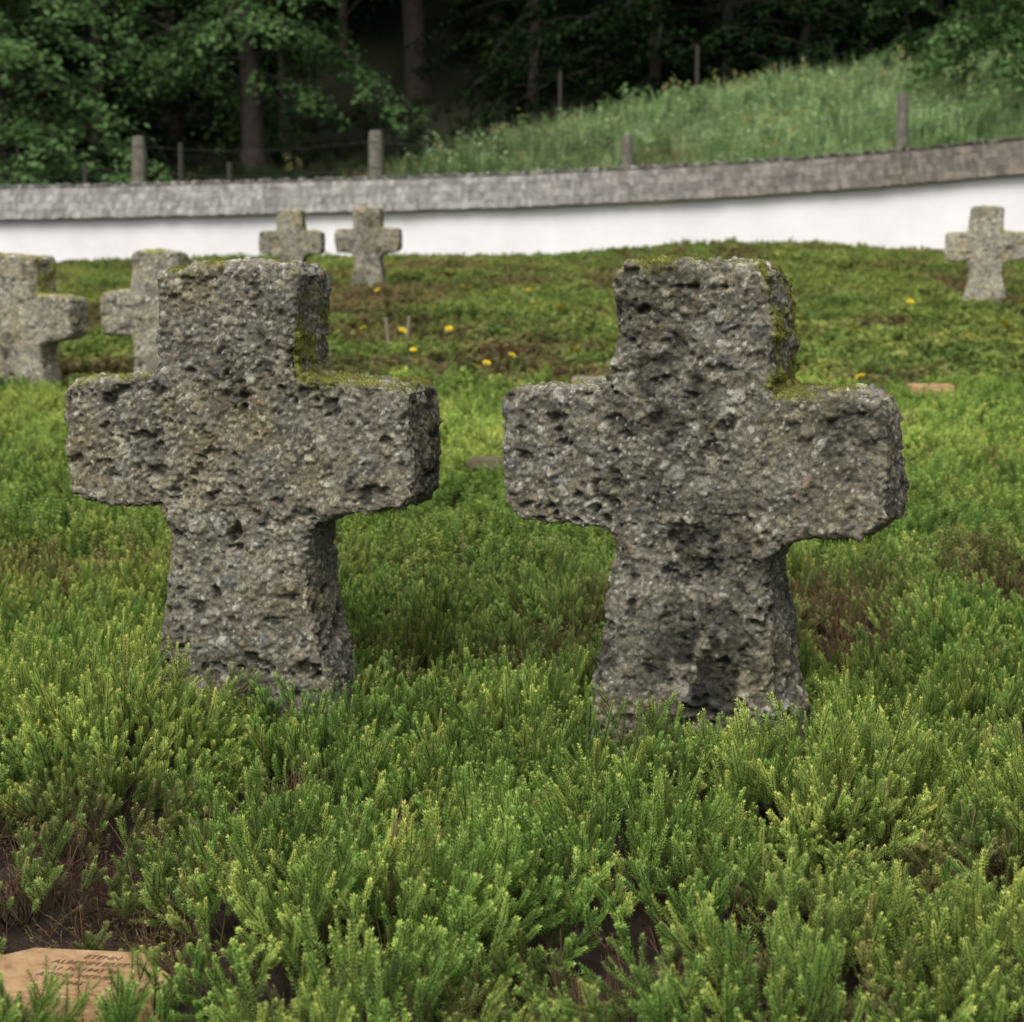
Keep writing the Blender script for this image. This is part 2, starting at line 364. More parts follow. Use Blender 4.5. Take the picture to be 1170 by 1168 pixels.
# one shoot cluster: woody stems carrying upright bottlebrush tips
def sprig(rng,H,nst,LL,LW,step,nper,kind,spread,nbr):
    pb=PB(); up=Vector((0,0,1)); S=H/.18
    def stem(p0,d0,L,leaf0,r0,curve):
        n=6; pts=[]; p=p0.copy(); d=d0.copy(); wob=perp(d,rng)*rng.uniform(.1,.6)
        for i in range(n+1):
            pts.append(p.copy()); d=(d+up*curve/n+wob/n).normalized(); p=p+d*L/n
        pb.tube(pts,r0,r0*.4,.05,.35 if kind!='dead' else .6)
        if kind=='dead' and rng.random()<.7: return pts
        m=max(4,int(L*(1-leaf0)/step)); az=rng.uniform(0,6); tone=rng.uniform(-.14,.08); tipc=rng.uniform(.66,1.14); tl0=rng.uniform(.60,.85)
        for k in range(m):
            t=leaf0+(1-leaf0)*(k+.5)/m; q=t*n; i=min(int(q),n-1); f=q-i
            pp=pts[i].lerp(pts[i+1],f); dd=(pts[i+1]-pts[i]).normalized(); x=dd.orthogonal().normalized(); y=dd.cross(x)
            tl=.60+tone
            if t>tl0: tl=tl+(tipc-tl)*(t-tl0)/(1-tl0)
            for a in range(nper):
                if kind=='dead' and rng.random()<.6: continue
                ang=az+k*.75+a*6.283/nper+rng.uniform(-.2,.2); o=x*math.cos(ang)+y*math.sin(ang)
                el=R(rng.uniform(48,68))*(1-.5*max(0,(t-.88)/.12)); ld=dd*math.cos(el)+o*math.sin(el)
                pb.leaf(pp,ld,dd.cross(o),LL*rng.uniform(.85,1.1)*(.78+.22*min(1,(1-t)*6)),LW,tl*.66,min(1,tl*rng.uniform(.9,1.14)))
        return pts
    for s in range(nst):
        a=rng.uniform(0,6.283); e=rng.uniform(.1,spread); d=Vector((math.cos(a)*e,math.sin(a)*e,1)).normalized()
        b=Vector((math.cos(a),math.sin(a),0))*rng.uniform(0,.02)*S
        L=H*rng.uniform(.72,1.12)
        pts=stem(b,d,L,.52 if kind!='dead' else .2,.0014*S,.3)
        for q in range(nbr if kind!='dead' else rng.randint(5,9)):
            t=.38+.48*(q+rng.random())/nbr if kind!='dead' else rng.uniform(.2,.9); i=min(int(t*6),5); pp=pts[i].lerp(pts[i+1],t*6-i); dd=(pts[i+1]-pts[i]).normalized()
            bd=(dd+perp(dd,rng)*rng.uniform(.65,1.2)).normalized()
            stem(pp,bd,L*rng.uniform(.20,.34)*(1.2-.4*t),.10,.0008*S,1.0)
    return pb
protos=[]
pr=random.Random(5)
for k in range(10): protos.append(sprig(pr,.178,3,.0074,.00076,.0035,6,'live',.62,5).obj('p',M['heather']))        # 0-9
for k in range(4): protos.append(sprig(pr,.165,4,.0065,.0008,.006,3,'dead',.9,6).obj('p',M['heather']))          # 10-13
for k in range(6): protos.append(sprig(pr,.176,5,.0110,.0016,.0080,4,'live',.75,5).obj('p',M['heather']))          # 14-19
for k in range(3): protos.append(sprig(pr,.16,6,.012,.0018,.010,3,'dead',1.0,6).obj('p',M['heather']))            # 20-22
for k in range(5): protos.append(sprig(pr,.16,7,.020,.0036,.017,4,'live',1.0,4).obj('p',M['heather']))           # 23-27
def points(y0,y1,dens,mx):
    n=int(dens*((mx*(y1*y1-y0*y0))+ (y1-y0)*1.1))
    y=np.sqrt(nr.uniform(y0*y0,y1*y1,n)); x=nr.uniform(-1,1,n)*(mx*y+.45)
    return x,y
xs=[];ys=[];lod=[]
for l,(y0,y1,d) in enumerate(((1.2,4.5,570),(4.5,8.9,290),(8.9,23.2,130))):
    x,y=points(y0,y1,d,.31); xs.append(x);ys.append(y);lod.append(np.full(len(x),l))
X=np.concatenate(xs);Y=np.concatenate(ys);LOD=np.concatenate(lod)
cs=.27
gi=np.floor(X/cs);gj=np.floor(Y/cs);best=np.full(len(X),9.);bx=np.zeros(len(X));by=np.zeros(len(X));bid=np.zeros(len(X))
z0=np.zeros(len(X))
for a in (-1,0,1):
    for b in (-1,0,1):
        cx=(gi+a+.1+.8*h3(gi+a,gj+b,z0,1))*cs; cy=(gj+b+.1+.8*h3(gi+a,gj+b,z0,2))*cs
        d=np.hypot(X-cx,Y-cy); m=d<best; best=np.where(m,d,best); bx=np.where(m,cx,bx);by=np.where(m,cy,by);bid=np.where(m,h3(gi+a,gj+b,z0,3),bid)
keep=np.ones(len(X),bool)
for (cx,cy,rz) in crosses:
    dx=X-cx;dy=Y-cy; lx=dx*math.cos(rz)+dy*math.sin(rz); ly=-dx*math.sin(rz)+dy*math.cos(rz)
    keep&=~((np.abs(lx)<.20)&(np.abs(ly)<.12))
pl=on_plane(84,1105,-.10)
tabs=[(pl[0],pl[1]-.01,.150,.105),(pl[0],pl[1]-.12,.155,.10)]
t1=at(675,430,8.75); t2=at(1063,437,8.6); t3=at(556,506,6.3)
for t,rr in ((t1,.2),(t2,.2),(t3,.12)): tabs.append((t.x,t.y-.10,rr,.16))
for (cx,cy,rx,ry) in tabs: keep&=(((X-cx)/rx)**2+((Y-cy)/ry)**2)>1
P=P2(X,Y)
bn=fbm(P,1.1,61,3); brown=np.clip((bn-.26)*6,0,1)*.75
hole=np.zeros(len(X))
def patch(u,v,rx,ry,s=1.0,z=-.05,deep=True):
    global brown,hole
    x,y=on_plane(u,v,z); d=np.hypot((X-x)/rx,(Y-y)/ry)+.35*fbm(P,9,33,2); w=np.clip(1.7-1.6*d,0,1)*min(1,s)
    brown=np.maximum(brown,w)
    if deep: hole=np.maximum(hole,w*np.clip(s-.6,0,1))
for p in ((60,1000,.25,.20,1.5),(-30,950,.26,.24,1.5),(150,1035,.15,.12,1.5),(100,935,.18,.16,1.2),(885,975,.14,.10,1.5),(640,1085,.14,.08,1.4),(815,1090,.17,.09,1.6),(700,1130,.12,.07,1.4),(560,1150,.12,.06,1.3),(270,905,.16,.1,1.1),(1010,1120,.1,.06,1.3),(330,1120,.1,.06,1.2),(1080,960,.12,.08,1.1),(450,960,.12,.08,1.0)): patch(*p)
gx,gy=on_plane(500,650,0); brown=brown*np.clip(np.hypot((X-gx)/.5,(Y-gy)/1.0)-.3,.25,1)
for p in ((940,705,.17,.34,1.0),(965,670,.20,.50,1.0),(1150,640,.2,.5,.8),(1150,800,.11,.16,.9),(500,645,.09,.2,.5)): patch(*p,z=.02,deep=False)
bf=fbm(P2(X*.75,Y*.42),1.3,88,4)
brown=np.where((Y>9.0),np.maximum(brown,np.clip((bf-.02)*3.5,0,1)*.85),brown)
strip=np.clip((Y-6.2)/.8,0,1)*np.clip((9.0-Y)/.3,0,1)
brown=brown*(1-.9*strip)
r=nr.uniform(0,1,len(X))
dead=(r<brown*.62+.03+.25*hole)&((Y<9)|(r<.10))
idx=np.where(LOD==0,nr.randint(0,10,len(X)),np.where(LOD==1,nr.randint(14,20,len(X)),nr.randint(23,28,len(X))))
idx=np.where(dead&(LOD==0),nr.randint(10,14,len(X)),idx); idx=np.where(dead&(LOD>=1),nr.randint(20,23,len(X)),idx)
rad=np.clip(best/(cs*.62),0,1.2)
lean=rad*.52+nr.uniform(-.32,.32,len(X)); az=np.arctan2(Y-by,X-bx)+nr.uniform(-1.3,1.3,len(X))
hs=(1.14-.38*rad**2)*(.82+.30*bid)*nr.uniform(.74,1.18,len(X))*np.clip(1-.2*brown,.6,1)*(1-.40*hole)
hs*=np.where(strip>.5,.8,1.0)*np.where(Y>9,.85,1.0)
dpl=np.hypot((X-pl[0])/.34,(Y-pl[1]+.03)/.30); hs*=np.clip(.45+.55*(dpl-.4)/.6,.45,1)
for (cx,cy,rz_) in crosses[:2]:
    dc=np.hypot((X-cx)/.32,(Y-(cy-.18))/.16); hs*=1+.22*np.clip(1.4-dc,0,1)
zz=soil(X,Y)
rot=[]
rz=nr.uniform(0,6.283,len(X))
for k in range(len(X)):
    ax=Vector((-math.sin(az[k]),math.cos(az[k]),0))
    q=Matrix.Rotation(lean[k],3,ax)@Matrix.Rotation(rz[k],3,'Z'); rot.append(tuple(q.to_euler()))
rot=np.array(rot)
yel=np.clip(.20+.6*fbm(P,.9,91,2)+.5*(nr.uniform(0,1,len(X))-.5)+.45*(bid-.5),0,1)
yel=np.where(nr.uniform(0,1,len(X))<.18,np.clip(yel+.6,0,1),yel)
bv=np.where(dead,np.clip(.7+.3*nr.uniform(0,1,len(X)),0,1),np.clip(brown*.92*nr.uniform(.35,1,len(X)),0,.90))
bv=np.where((Y>9)&~dead,np.clip(bv+.18,0,.88),bv)
bri=nr.uniform(.74,1.18,len(X))*(1+.16*fbm(P,.6,99,2))*(.86+.28*bid)*(1+.22*strip)*np.where(Y>9,.92,1.0)
wd=np.stack([np.full(len(X),1.),np.full(len(X),1.),hs],1)
K=keep
pos=np.stack([X,Y,zz-.005],1)
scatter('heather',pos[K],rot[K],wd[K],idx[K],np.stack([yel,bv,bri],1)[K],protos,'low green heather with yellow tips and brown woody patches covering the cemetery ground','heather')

# ------------------------------------------------------------ wall line
WU=[-420,-150,0,150,300,450,600,720,800,900,1000,1090,1170,1300,1500]
WT=[218,216,214,211,207,203,198,192,188,182,174,166,158,145,125]
def wall_Y(u): return 24.2-1.9*(u/1170.0)
wp=[at(u,v,wall_Y(u)) for u,v in zip(WU,WT)]
wx=np.array([p.x for p in wp]); wz=np.array([p.z for p in wp]); wy=np.array([p.y for p in wp])
def WY(x): return np.interp(x,wx,wy)
def WZ(x): return np.interp(x,wx,wz)
# ------------------------------------------------------------ ground + hill
xs1=np.concatenate([np.linspace(-120,-16,14),np.linspace(-15,15,160),np.linspace(16,120,14)])
ys1=np.concatenate([np.linspace(-60,-2,10),np.linspace(-1,6,90),np.linspace(6.3,24.4,90)])
XX,YY=np.meshgrid(xs1,ys1); ZZ=soil(XX.ravel(),np.clip(YY.ravel(),-1,30)); n=len(xs1)
V=np.stack([XX.ravel(),YY.ravel(),ZZ],1); F=[]
for j in range(len(ys1)-1):
    for i in range(n-1): F.append((j*n+i,j*n+i+1,(j+1)*n+i+1,(j+1)*n+i))
tag(mk('ground',V,F,M['soil'],smooth=True),'dark brown cemetery soil under the heather',kind='structure')
def hillz(x,y):
    x=np.atleast_1d(np.asarray(x,float)); y=np.atleast_1d(np.asarray(y,float))
    xc=np.clip(x,-14,16)
    d=np.clip(y-WY(xc)-.2,0,200); s=.148+.0065*np.minimum(xc,4.0)-.003*np.clip(xc-5,0,6)
    z=WZ(xc)-.50+s*d+.17*np.clip(y-37,0,200)*np.clip((4-xc)/6,.0,1)+.12*fbm(P2(x,y),.3,44,3)*np.clip(d/3,0,1)+.25*np.clip(y-47,0,200)
    return z
xs2=np.concatenate([np.linspace(-120,-16,14),np.linspace(-15,17,100),np.linspace(18,120,14)]); td=np.concatenate([np.linspace(0,20,60),np.linspace(21,140,40)])
V=[];F=[];n=len(xs2)
for t in td:
    yy=WY(np.clip(xs2,-14,16))+.18+t; zz2=hillz(xs2,yy)
    V+=list(np.stack([xs2,yy,zz2],1))
for j in range(len(td)-1):
    for i in range(n-1): F.append((j*n+i,j*n+i+1,(j+1)*n+i+1,(j+1)*n+i))
b=len(V)
for i in range(n): V.append((V[i][0],V[i][1],-1.0))
for i in range(n-1): F.append((b+i,b+i+1,i+1,i))
tag(mk('hill',V,F,M['hill'],smooth=True),'grassy hillside rising behind the wall into the forest',kind='structure')

# ------------------------------------------------------------ wall
def wall():
    root=empty('cemetery_wall',(0,float(WY(0)),float(WZ(0))-1.3))
    tag(root,'long low white plastered wall with a grey wooden shingle roof behind the graves','wall')
    off=Vector(root.location)
    X_=np.linspace(wx[0],wx[-1],70); V=[];F=[]
    for x in X_:
        y=WY(x);zt=WZ(x)-.36
        j=.008*math.sin(x*3.1)
        V+=[(x,y-.13+j,-.6),(x,y-.13+j,zt),(x,y+.13,zt),(x,y+.13,-.6)]
    V=[Vector(v)-off for v in V]
    for i in range(len(X_)-1):
        for k in range(3): F.append((i*4+k,i*4+4+k,i*4+5+k,i*4+1+k))
    F.append((0,1,2,3)); e=(len(X_)-1)*4; F.append((e+3,e+2,e+1,e))
    mk('plaster_body',V,F,M['plaster'],root,smooth=False)
    V=[];F=[];Cc=[]; rg=random.Random(3)
    ey,ez,ry=-.25,-.44,.02; NC=4
    for side in (1,-1):
        for c in range(NC):
            x=wx[0]
            while x<wx[-1]:
                w=rg.uniform(.025,.075); t0=c/NC-.02+rg.uniform(-.05,.05); t1=min(1.02,(c+1)/NC+.12)
                if c==0: t0=-.01+rg.uniform(-.02,.02)
                if c==NC-1: t1=1.0+rg.uniform(-.04,.07)
                ja=rg.uniform(-.004,.004)
                b=len(V); sh=rg.uniform(.66,1.28)
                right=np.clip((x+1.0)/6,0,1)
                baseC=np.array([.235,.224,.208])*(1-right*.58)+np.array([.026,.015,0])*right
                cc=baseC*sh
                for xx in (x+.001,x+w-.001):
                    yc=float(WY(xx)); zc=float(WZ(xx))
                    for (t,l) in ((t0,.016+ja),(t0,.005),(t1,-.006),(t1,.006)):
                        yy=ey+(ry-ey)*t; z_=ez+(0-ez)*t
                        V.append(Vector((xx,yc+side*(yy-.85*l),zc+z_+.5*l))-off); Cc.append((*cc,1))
                F+=[(b,b+1,b+2,b+3),(b+7,b+6,b+5,b+4),(b,b+4,b+5,b+1),(b+3,b+2,b+6,b+7),(b,b+3,b+7,b+4),(b+1,b+5,b+6,b+2)]
                x+=w
    b0=len(V)
    for x in X_:
        yc=float(WY(x)); zc=float(WZ(x))
        for (yy,z_) in ((ey+.02,ez),(0,-.03),(-ey-.02,ez),(.125,ez+.02)):
            V.append(Vector((x,yc+yy,zc+z_))-off); Cc.append((.05,.045,.04,1))
    for i in range(len(X_)-1):
        for k in range(3):
            a=b0+i*4; F.append((a+k,a+4+k,a+5+k,a+1+k))
    mk('shingle_roof',V,F,M['shingle'],root,attrs={'col':('FLOAT_COLOR',Cc)})
wall()

# ------------------------------------------------------------ meadow
mp=[]
def tuft(rng,H,n,w):
    pb=PB()
    for k in range(n):
        a=rng.uniform(0,6.283); b=Vector((rng.uniform(-.12,.12),rng.uniform(-.12,.12),0)); L=H*rng.uniform(.5,1.1)
        lean=rng.uniform(.05,.5); d=Vector((math.cos(a)*lean,math.sin(a)*lean,1)).normalized(); sd=Vector((-math.sin(a),math.cos(a),0))*w
        m=b+d*L*.55; t=b+d*L+Vector((math.cos(a),math.sin(a),-.3))*L*lean*.4
        i=len(pb.V); pb.V+=[b-sd,b+sd,m+sd*.8,m-sd*.8,t]; c=rng.uniform(.75,1.1); pb.L+=[.05,.05,.6*c,.6*c,min(1,c)]
        pb.F+=[(i,i+1,i+2,i+3),(i+3,i+2,i+4)]
    return pb
def weed(rng,H,fl):
    pb=PB()
    for s in range(4):
        a=rng.uniform(0,6.283); b=Vector((rng.uniform(-.15,.15),rng.uniform(-.15,.15),0)); d=Vector((math.cos(a)*.15,math.sin(a)*.15,1)).normalized(); L=H*rng.uniform(.7,1.1)
        pb.tube([b,b+d*L*.5,b+d*L],.006,.003,.3,.5)
        for k in range(18):
            t=.15+.85*k/18; az=k*1.57+rng.uniform(-.4,.4); o=Vector((math.cos(az),math.sin(az),rng.uniform(-.1,.5))).normalized()
            pb.leaf(b+d*L*t,o,Vector((-math.sin(az),math.cos(az),.1)),rng.uniform(.09,.17)*(1.2-.6*t),.028,.3+.4*t,.45+.5*t*rng.uniform(.8,1.1))
        if fl:
            for k in range(10):
                p=b+d*L+Vector((rng.gauss(0,.03),rng.gauss(0,.03),rng.uniform(-.05,.08))); o=Vector((rng.uniform(-1,1),rng.uniform(-1,1),.6)).normalized()
                pb.leaf(p,o,perp(o,rng),.03,.012,2.,2.)
    return pb
for k in range(5): mp.append(tuft(pr,.68,44,.008).obj('m',M['meadow']))
for k in range(4): mp.append(weed(pr,.75,False).obj('m',M['meadow']))
for k in range(2): mp.append(weed(pr,.8,True).obj('m',M['meadow']))
n=15500
mx=nr.uniform(-13.5,15,n); my=WY(mx)+.5+nr.uniform(0,1,n)**1.25*17
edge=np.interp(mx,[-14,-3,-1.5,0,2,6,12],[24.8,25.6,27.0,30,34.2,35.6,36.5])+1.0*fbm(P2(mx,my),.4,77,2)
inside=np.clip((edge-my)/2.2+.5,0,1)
Pm=P2(mx,my)
dens=nr.uniform(0,1,n)<(.25+.75*inside)
ix=np.where(nr.uniform(0,1,n)<.66,nr.randint(0,5,n),nr.randint(5,9,n)); ix=np.where(nr.uniform(0,1,n)<.03,nr.randint(9,11,n),ix)
br=np.clip((fbm(Pm,.45,120,3)-.12)*5,0,1)*.65*(nr.uniform(0,1,n)<.7)
ye=np.clip(.3+.6*fbm(Pm,.5,130,2),0,1)
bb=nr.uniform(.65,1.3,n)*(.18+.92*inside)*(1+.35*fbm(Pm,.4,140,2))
sc=nr.uniform(.6,1.2,n)*(.45+.55*inside)*np.where(nr.uniform(0,1,n)<.06,1.3,1); sc*=np.clip((my-WY(mx))/3.2,.30,1)
zr=nr.uniform(0,6.283,n)
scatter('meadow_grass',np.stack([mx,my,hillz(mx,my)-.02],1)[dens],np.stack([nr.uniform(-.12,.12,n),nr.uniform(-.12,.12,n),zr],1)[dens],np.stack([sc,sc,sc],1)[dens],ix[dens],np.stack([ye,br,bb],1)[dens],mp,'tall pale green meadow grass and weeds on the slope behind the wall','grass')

# ------------------------------------------------------------ trees
def tree_meshes(seed,Ht,r0,clow,rad,leaf,nb,lmat,lean=(0,0),dn=1.0):
    rng=random.Random(seed)
    tb=PB()
    def tube(pts,radii,seg=8):
        n=len(pts); b=len(tb.V)
        for i,p in enumerate(pts):
            d=(pts[min(i+1,n-1)]-pts[max(i-1,0)]).normalized(); x=d.cross(Vector((0,1,.01))).normalized(); y=d.cross(x)
            for k in range(seg):
                a=k*6.2832/seg; tb.V.append(p+(x*math.cos(a)+y*math.sin(a))*radii[i]); tb.L.append(0)
            if i:
                for k in range(seg): tb.F.append((b+(i-1)*seg+k,b+(i-1)*seg+(k+1)%seg,b+i*seg+(k+1)%seg,b+i*seg+k))
    N=12; pts=[];rr=[]
    for i in range(N+1):
        t=i/N; pts.append(Vector((lean[0]*t*Ht+.12*math.sin(t*5+seed),lean[1]*t*Ht+.1*math.sin(t*4+seed*2),t*Ht-.3))); rr.append(r0*(1-.85*t)*(1.35 if i==0 else 1)+.01)
    tube(pts,rr,9)
    VV=[];LT=[]
    nrg=np.random.RandomState(seed)
    for b in range(nb):
        t=(clow+(Ht*.97-clow)*(b/nb)**1.0)/Ht; q=t*N; i=min(int(q),N-1); p=pts[i].lerp(pts[i+1],q-i)
        az=b*2.4+rng.uniform(-.5,.5); frac=(t*Ht-clow)/(Ht-clow); L=rad*(1-.75*frac**1.5)*rng.uniform(.6,1.1)
        dr=Vector((math.cos(az),math.sin(az),rng.uniform(.0,.4))); bp=[];d=dr.normalized();pp=p.copy()
        for k in range(7): bp.append(pp.copy()); d=(d+Vector((rng.uniform(-.16,.16),rng.uniform(-.16,.16),-.14+rng.uniform(-.05,.05)))).normalized(); pp=pp+d*L/6
        tube(bp,[.028*(r0/.2)*(1-.8*k/6)+.004 for k in range(7)],4)
        for s in range(18):
            u=rng.uniform(.12,1.0); k=min(int(u*6),5); q0=bp[k].lerp(bp[k+1],u*6-k); sg=1 if s%2 else -1
            dd=(bp[k+1]-bp[k]).normalized(); sd=Vector((-dd.y,dd.x,0)).normalized()*sg
            sl=L*rng.uniform(.14,.38)*(1.15-.6*u); sdv=(dd*rng.uniform(.3,.9)+sd+Vector((0,0,rng.uniform(-.5,.15)))).normalized()
            m=max(9,int(sl/leaf*4.2*dn)); tone=rng.uniform(0,.6)
            w=np.arange(m)/m
            c=np.array(q0)[None]+np.array(sdv)[None]*(sl*w)[:,None]+nrg.normal(0,1,(m,3))*np.array([.10,.10,.06])[None]; c[:,2]-=w*w*sl*.25
            o=np.array(sdv)[None]*.6+nrg.uniform(-1,1,(m,3))*np.array([1,1,.45])[None]+np.array([0,0,-.25])[None]; o/=np.linalg.norm(o,axis=1)[:,None]
            sn=np.cross(o,nrg.uniform(-.5,.5,(m,3))+np.array([0,-.35,1])[None]); sn/=np.linalg.norm(sn,axis=1)[:,None]
            l=(leaf*nrg.uniform(.7,1.25,m))[:,None]
            VV.append(np.stack([c,c+o*l*.5+sn*l*.36,c+o*l,c+o*l*.5-sn*l*.36],1).reshape(-1,3))
            LT.append(np.repeat(np.clip(tone+nrg.uniform(0,.4,m),0,1),4))
    VV=np.concatenate(VV);LT=np.concatenate(LT); nq=len(VV)//4
    tm=mk('trunk',tb.V,tb.F,M['bark'],smooth=True,link=False).data
    cm=mk('crown',VV.tolist(),np.arange(nq*4).reshape(-1,4).tolist(),lmat,attrs={'lt':('FLOAT',LT)},link=False).data
    return tm,cm
kinds={
 'bright':tree_meshes(1,8.5,.14,.25,3.3,.125,66,M['leafA'],dn=1.25),
 'drape':tree_meshes(2,10,.24,1.9,3.6,.12,60,M['leafA'],dn=1.2),
 'overhang':tree_meshes(9,8,.16,1.15,3.4,.11,60,M['leafA'],dn=1.1),
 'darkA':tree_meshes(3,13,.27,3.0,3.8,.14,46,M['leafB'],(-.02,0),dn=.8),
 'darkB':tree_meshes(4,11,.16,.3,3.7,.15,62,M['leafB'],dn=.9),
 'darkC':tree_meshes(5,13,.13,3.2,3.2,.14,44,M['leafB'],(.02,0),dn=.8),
}
def tree(u,Y_,kind,label,group=None,s=1.0,rz=0):
    xx=at(u,300,Y_).x
    z=float(hillz(xx,Y_)[0]); r_=empty('broadleaf_tree',(xx,Y_,z),rz); r_.scale=(s,s,s)
    tag(r_,label,'tree',group)
    tm,cm=kinds[kind]
    for nm,me in (('trunk',tm),('crown',cm)):
        o=bpy.data.objects.new(nm,me); C.objects.link(o); o.parent=r_
tree(0,29,'bright','bright green low leafed tree filling the upper left corner',s=.95,rz=.4)
tree(-190,31.5,'bright','green leafy tree just beyond the left frame edge',s=1.1,rz=2)
tree(285,34,'drape','tree with green drooping branches and a bare lower trunk left of the top centre',s=1.0,rz=1.0)
tree(480,42,'darkA','tall forest tree with a thick bare leaning trunk at top centre',s=1.05,rz=0)
tree(324,38,'darkC','slender dark trunk standing close right of the drooping tree',s=.95,rz=2.2)
tree(1060,37.2,'bright','bright leafed tree over the top of the meadow at upper right',s=.8,rz=.3)
tree(1190,37.0,'bright','bright leafed tree at the upper right corner above the meadow',s=.85,rz=1.3)
tree(1215,27.5,'overhang','nearer tree whose low branches reach in over the upper right edge',s=.95,rz=2.0)
tree(690,42,'bright','mid green tree in the forest edge above the middle of the meadow',s=.95,rz=3.0)
k=0
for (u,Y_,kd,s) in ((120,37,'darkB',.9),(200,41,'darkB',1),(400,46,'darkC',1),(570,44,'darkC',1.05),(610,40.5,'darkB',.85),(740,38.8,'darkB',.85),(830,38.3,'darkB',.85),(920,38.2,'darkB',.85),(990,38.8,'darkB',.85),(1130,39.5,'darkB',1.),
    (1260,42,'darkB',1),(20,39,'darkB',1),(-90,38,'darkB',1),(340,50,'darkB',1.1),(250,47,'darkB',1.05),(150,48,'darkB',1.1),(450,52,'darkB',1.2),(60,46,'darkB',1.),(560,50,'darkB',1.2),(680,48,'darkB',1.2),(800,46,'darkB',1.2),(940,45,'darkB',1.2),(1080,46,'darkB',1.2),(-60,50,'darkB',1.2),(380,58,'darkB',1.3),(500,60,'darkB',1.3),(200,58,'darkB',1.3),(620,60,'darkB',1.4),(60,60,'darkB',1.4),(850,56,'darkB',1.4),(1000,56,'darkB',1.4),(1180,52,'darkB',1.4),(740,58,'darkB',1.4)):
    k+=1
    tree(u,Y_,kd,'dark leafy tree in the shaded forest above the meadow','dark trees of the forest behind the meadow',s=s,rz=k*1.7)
# ------------------------------------------------------------ fence posts
def post(u,vtop,Y_,w,mat,name,label,cat,grp,rotz=0,tl=0):
    p=at(u,vtop,Y_); zb=float(hillz(p.x,Y_)[0])-.15; h=p.z-zb
    V=[];F=[];rg=random.Random(int(u)); S=8; lv=6
    for i in range(lv):
        t=i/(lv-1); r_=w/2*(1.03-.08*t+rg.uniform(-.03,.03))*(.86 if i==lv-1 else 1)
        for k_ in range(S):
            a=k_*6.2832/S+rotz; V.append((r_*math.cos(a)*(1+.1*rg.random())+.02*t*tl,r_*math.sin(a),h*t+(rg.uniform(-.01,.015) if i==lv-1 else 0)))
        if i:
            for k_ in range(S): F.append(((i-1)*S+k_,(i-1)*S+(k_+1)%S,i*S+(k_+1)%S,i*S+k_))
    F.append(tuple(range((lv-1)*S,lv*S)))
    o=mk(name,V,F,mat,loc=(p.x,Y_,zb)); tag(o,label,cat,grp); return Vector((p.x,Y_,p.z))
g_='wooden fence posts behind the wall'
tops=[post(158,156,25.2,.20,M['post'],'fence_post','grey wooden fence post behind the wall, leftmost thick one','fence post',g_),
 post(429,150,24.9,.21,M['post'],'fence_post','grey wooden fence post behind the wall, just right of the far pair of crosses','fence post',g_),
 post(717,155,24.5,.17,M['post'],'fence_post','short grey fence post behind the wall above the right large cross','fence post',g_),
 post(1032,108,24.2,.17,M['post'],'fence_post','weathered fence post in the tall grass at the right','fence post',g_)]
for (u,v,Y_,lb) in ((97,188,27,'thin dark stake left of the leftmost thick fence post'),(206,164,28,'thin dark stake between the two left fence posts'),(640,82,36,'thin stake at the forest edge above the middle of the meadow'),(797,52,36.5,'thin stake at the forest edge right of the middle'),(262,186,27,'short thin stake left of the second thick fence post')):
    post(u,v,Y_,.08,M['darkpost'],'thin_stake',lb,'stake','thin stakes')
for dz,lb in ((.14,'upper strand of fence wire strung between the grey posts'),(.5,'lower strand of fence wire strung between the grey posts')):
    pb=PB(); pts=[]
    ends=[tops[0]+Vector((-6,.2,-.1))]+tops+[tops[-1]+Vector((6,-.4,.9))]
    for a,b in zip(ends[:-1],ends[1:]):
        for k in range(8):
            t=k/8; pts.append(a.lerp(b,t)+Vector((0,-.11,-dz-.10*math.sin(math.pi*t))))
    o0=pts[0].copy(); pb.tube([p-o0 for p in pts],.005,.005,0,0)
    o=mk('fence_wire',pb.V,pb.F,M['wire'],loc=o0); tag(o,lb,'wire')

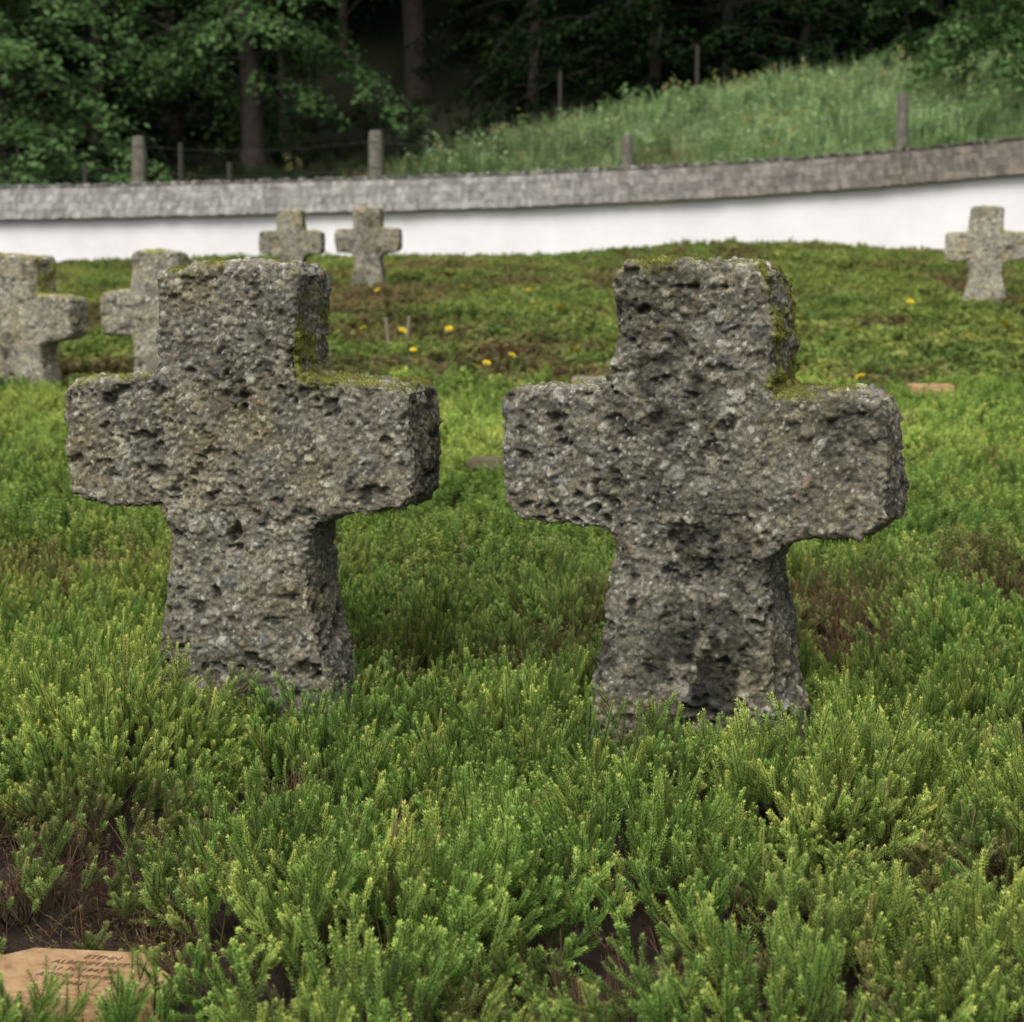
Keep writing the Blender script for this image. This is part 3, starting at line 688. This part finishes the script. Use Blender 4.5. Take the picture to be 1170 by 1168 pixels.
# ------------------------------------------------------------ tablets
def tablet(name,loc,rz,w,d,h,mat,label,cat,tiltx=0,chip=.02,text=None):
    root=empty(name,loc,rz); root.rotation_euler=(tiltx,0,rz); tag(root,label,cat)
    rg=random.Random(int(w*1000)+int(loc[0]*100))
    pts=[(-w/2+chip,-d/2),(w/2-chip,-d/2+.003),(w/2,-d/2+chip),(w/2-.002,d/2-chip*1.2),(w/2-chip*1.3,d/2),(-w/2+chip,d/2),(-w/2,d/2-chip),(-w/2,-d/2+chip)]
    bm=bmesh.new(); vs=[bm.verts.new((x+rg.uniform(-.004,.004),y+rg.uniform(-.004,.004),0)) for x,y in pts]; f=bm.faces.new(vs)
    e=bmesh.ops.extrude_face_region(bm,geom=[f])
    for v in [v for v in e['geom'] if isinstance(v,bmesh.types.BMVert)]: v.co.z=h
    bmesh.ops.recalc_face_normals(bm,faces=bm.faces)
    bmesh.ops.bevel(bm,geom=[ed for ed in bm.edges if ed.calc_length()>0],offset=.004,segments=2,affect='EDGES')
    me=bpy.data.meshes.new('slab'); bm.to_mesh(me); bm.free(); me.materials.append(mat)
    o=bpy.data.objects.new('slab',me); C.objects.link(o); o.parent=root
    if text:
        for (s,tx,ty,sz) in text:
            cu=bpy.data.curves.new('t','FONT'); cu.body=s; cu.size=sz; cu.align_x='CENTER'; cu.extrude=.0004; cu.resolution_u=3; cu.offset=-.0002; cu.shear=.25
            to=bpy.data.objects.new('t',cu); C.objects.link(to); dg=bpy.context.evaluated_depsgraph_get(); m2=bpy.data.meshes.new_from_object(to.evaluated_get(dg)); bpy.data.objects.remove(to)
            m2.materials.clear(); m2.materials.append(M['ink']); q=bpy.data.objects.new('inscription',m2); C.objects.link(q); q.parent=root; q.location=(tx,ty,h+.0006)
    return root
tablet('grave_tablet',(pl[0],pl[1],-.165),R(-9),.245,.135,.06,M['tablet'],'tan engraved stone tablet lying in the heather at the lower left','grave tablet',tiltx=R(1),chip=.046,
    text=[('ETENN',.020,.038,.0150),('ALBEINM ERETT',.016,.019,.0150),('11 10 1943 16',.012,.000,.0150),('ATENA MEINE',.005,-.019,.0150),('1 4 1945',.0,-.040,.0150)])
tablet('grave_tablet',(t1.x,t1.y,t1.z-.055),R(-6),.18,.16,.05,M['paletablet'],'pale flat grave tablet in the grass left of the right large cross','grave tablet')
tablet('grave_tablet',(t2.x,t2.y,t2.z-.060),R(-8),.22,.16,.05,M['tablet'],'tan flat grave tablet at the right, just beyond the arm of the right large cross','grave tablet')
tablet('grave_tablet',(t3.x,t3.y,t3.z-.09),R(-8),.13,.12,.035,M['dulltablet'],'small dull grave tablet between the two large crosses','grave tablet')
# ------------------------------------------------------------ flowers
def flower_meshes():
    a=PB(); a.tube([Vector((0,0,0)),Vector((.006,0,.5)),Vector((0,0,1))],.004,.003,0,0)
    h=PB(); rg=random.Random(2)
    for ring,(n,r_,el) in enumerate(((14,.027,.15),(12,.021,.5),(8,.014,.9))):
        for k in range(n):
            az=k*6.283/n+ring*.2; o=Vector((math.cos(az)*math.cos(el),math.sin(az)*math.cos(el),math.sin(el)))
            h.leaf(Vector((0,0,0)),o,Vector((-math.sin(az),math.cos(az),0)),r_,.005,0,0)
    return mk('stem',a.V,a.F,M['stem'],link=False).data, mk('flower_head',h.V,h.F,M['petal'],link=False).data
sm,hm=flower_meshes()
for i,(u,v) in enumerate(((472,400),(585,406),(571,347),(535,331),(592,347),(415,375),(513,376),(460,378),(545,420),(977,375),(1147,368),(983,431),(604,331),(556,415),(528,327),(640,352),(1165,345),(497,352),(431,332),(1040,345),(1105,385),(930,350),(1150,372),(660,400))):
    Yb=8.
    for Yt in np.arange(6,22,.1):
        p=at(u,v,Yt)
        if p.z<=float(canopy(p.x,Yt)[0])+.16: Yb=Yt;break
    p=at(u,v,Yb); zb=soil1(p.x,Yb)
    rt=empty('yellow_flower',(p.x,Yb,zb)); tag(rt,'small yellow flower standing above the heather between the large crosses and the wall','flower','yellow flowers scattered in the heather')
    o=bpy.data.objects.new('stem',sm); C.objects.link(o); o.parent=rt; o.scale=(1,1,max(.05,p.z-zb))
    o=bpy.data.objects.new('flower_head',hm); C.objects.link(o); o.parent=rt; o.location=(0,0,p.z-zb); o.rotation_euler=(.5,0,i); s_=.75+.13*(i%4); o.scale=(s_,s_,s_)
for i,(u,v0,lb) in enumerate(((445,363,'small pale wooden peg in the heather, left one of a pair'),(463,361,'small pale wooden peg in the heather, right one of a pair'))):
    p=at(u,v0,11.6); zb=soil1(p.x,11.6)
    V=[];F=[];hh=p.z-zb
    for j,(zf,r_) in enumerate(((0,.013),(hh*.5,.012),(hh*.93,.011),(hh,.006))):
        for k in range(6): V.append((r_*math.cos(k*1.047)+.1*zf*(i*2-1),r_*math.sin(k*1.047),zf))
        if j:
            for k in range(6): F.append(((j-1)*6+k,(j-1)*6+(k+1)%6,j*6+(k+1)%6,j*6+k))
    F.append(tuple(range(18,24)))
    tag(mk('wooden_peg',V,F,M['palewood'],loc=(p.x,11.6,zb)),lb,'peg','pale pegs')

# ------------------------------------------------------------ light, world, camera
w=bpy.data.worlds.new('World'); scene.world=w; w.use_nodes=True; nt=w.node_tree; nt.nodes.clear()
EL,AZ=50,203
sky=nt.nodes.new('ShaderNodeTexSky'); sky.sky_type='NISHITA'; sky.sun_disc=False; sky.sun_elevation=R(EL); sky.sun_rotation=R(AZ); sky.dust_density=4; sky.air_density=1.2
hs_=nt.nodes.new('ShaderNodeHueSaturation'); hs_.inputs['Saturation'].default_value=.25; bg=nt.nodes.new('ShaderNodeBackground'); bg.inputs[1].default_value=.15
ou=nt.nodes.new('ShaderNodeOutputWorld'); nt.links.new(sky.outputs[0],hs_.inputs['Color']); nt.links.new(hs_.outputs[0],bg.inputs[0]); nt.links.new(bg.outputs[0],ou.inputs[0])
sd=bpy.data.lights.new('sun','SUN'); sd.energy=2.3; sd.angle=R(32); sd.color=(1,.97,.92); so=bpy.data.objects.new('sun',sd); C.objects.link(so)
el=R(EL); az=R(AZ)
dirv=Vector((math.sin(az)*math.cos(el),math.cos(az)*math.cos(el),math.sin(el)))
so.rotation_euler=dirv.to_track_quat('Z','Y').to_euler()
scene.view_settings.view_transform='Standard'
cd=bpy.data.cameras.new('camera'); co=bpy.data.objects.new('camera',cd); C.objects.link(co); scene.camera=co
co.location=(0,0,CAMZ); co.rotation_euler=(R(90)-PITCH,0,0); cd.lens=FP/1170*36; cd.sensor_width=36; cd.clip_end=600; cd.clip_start=.05
cd.dof.use_dof=True; cd.dof.focus_distance=2.75; cd.dof.aperture_fstop=8.0
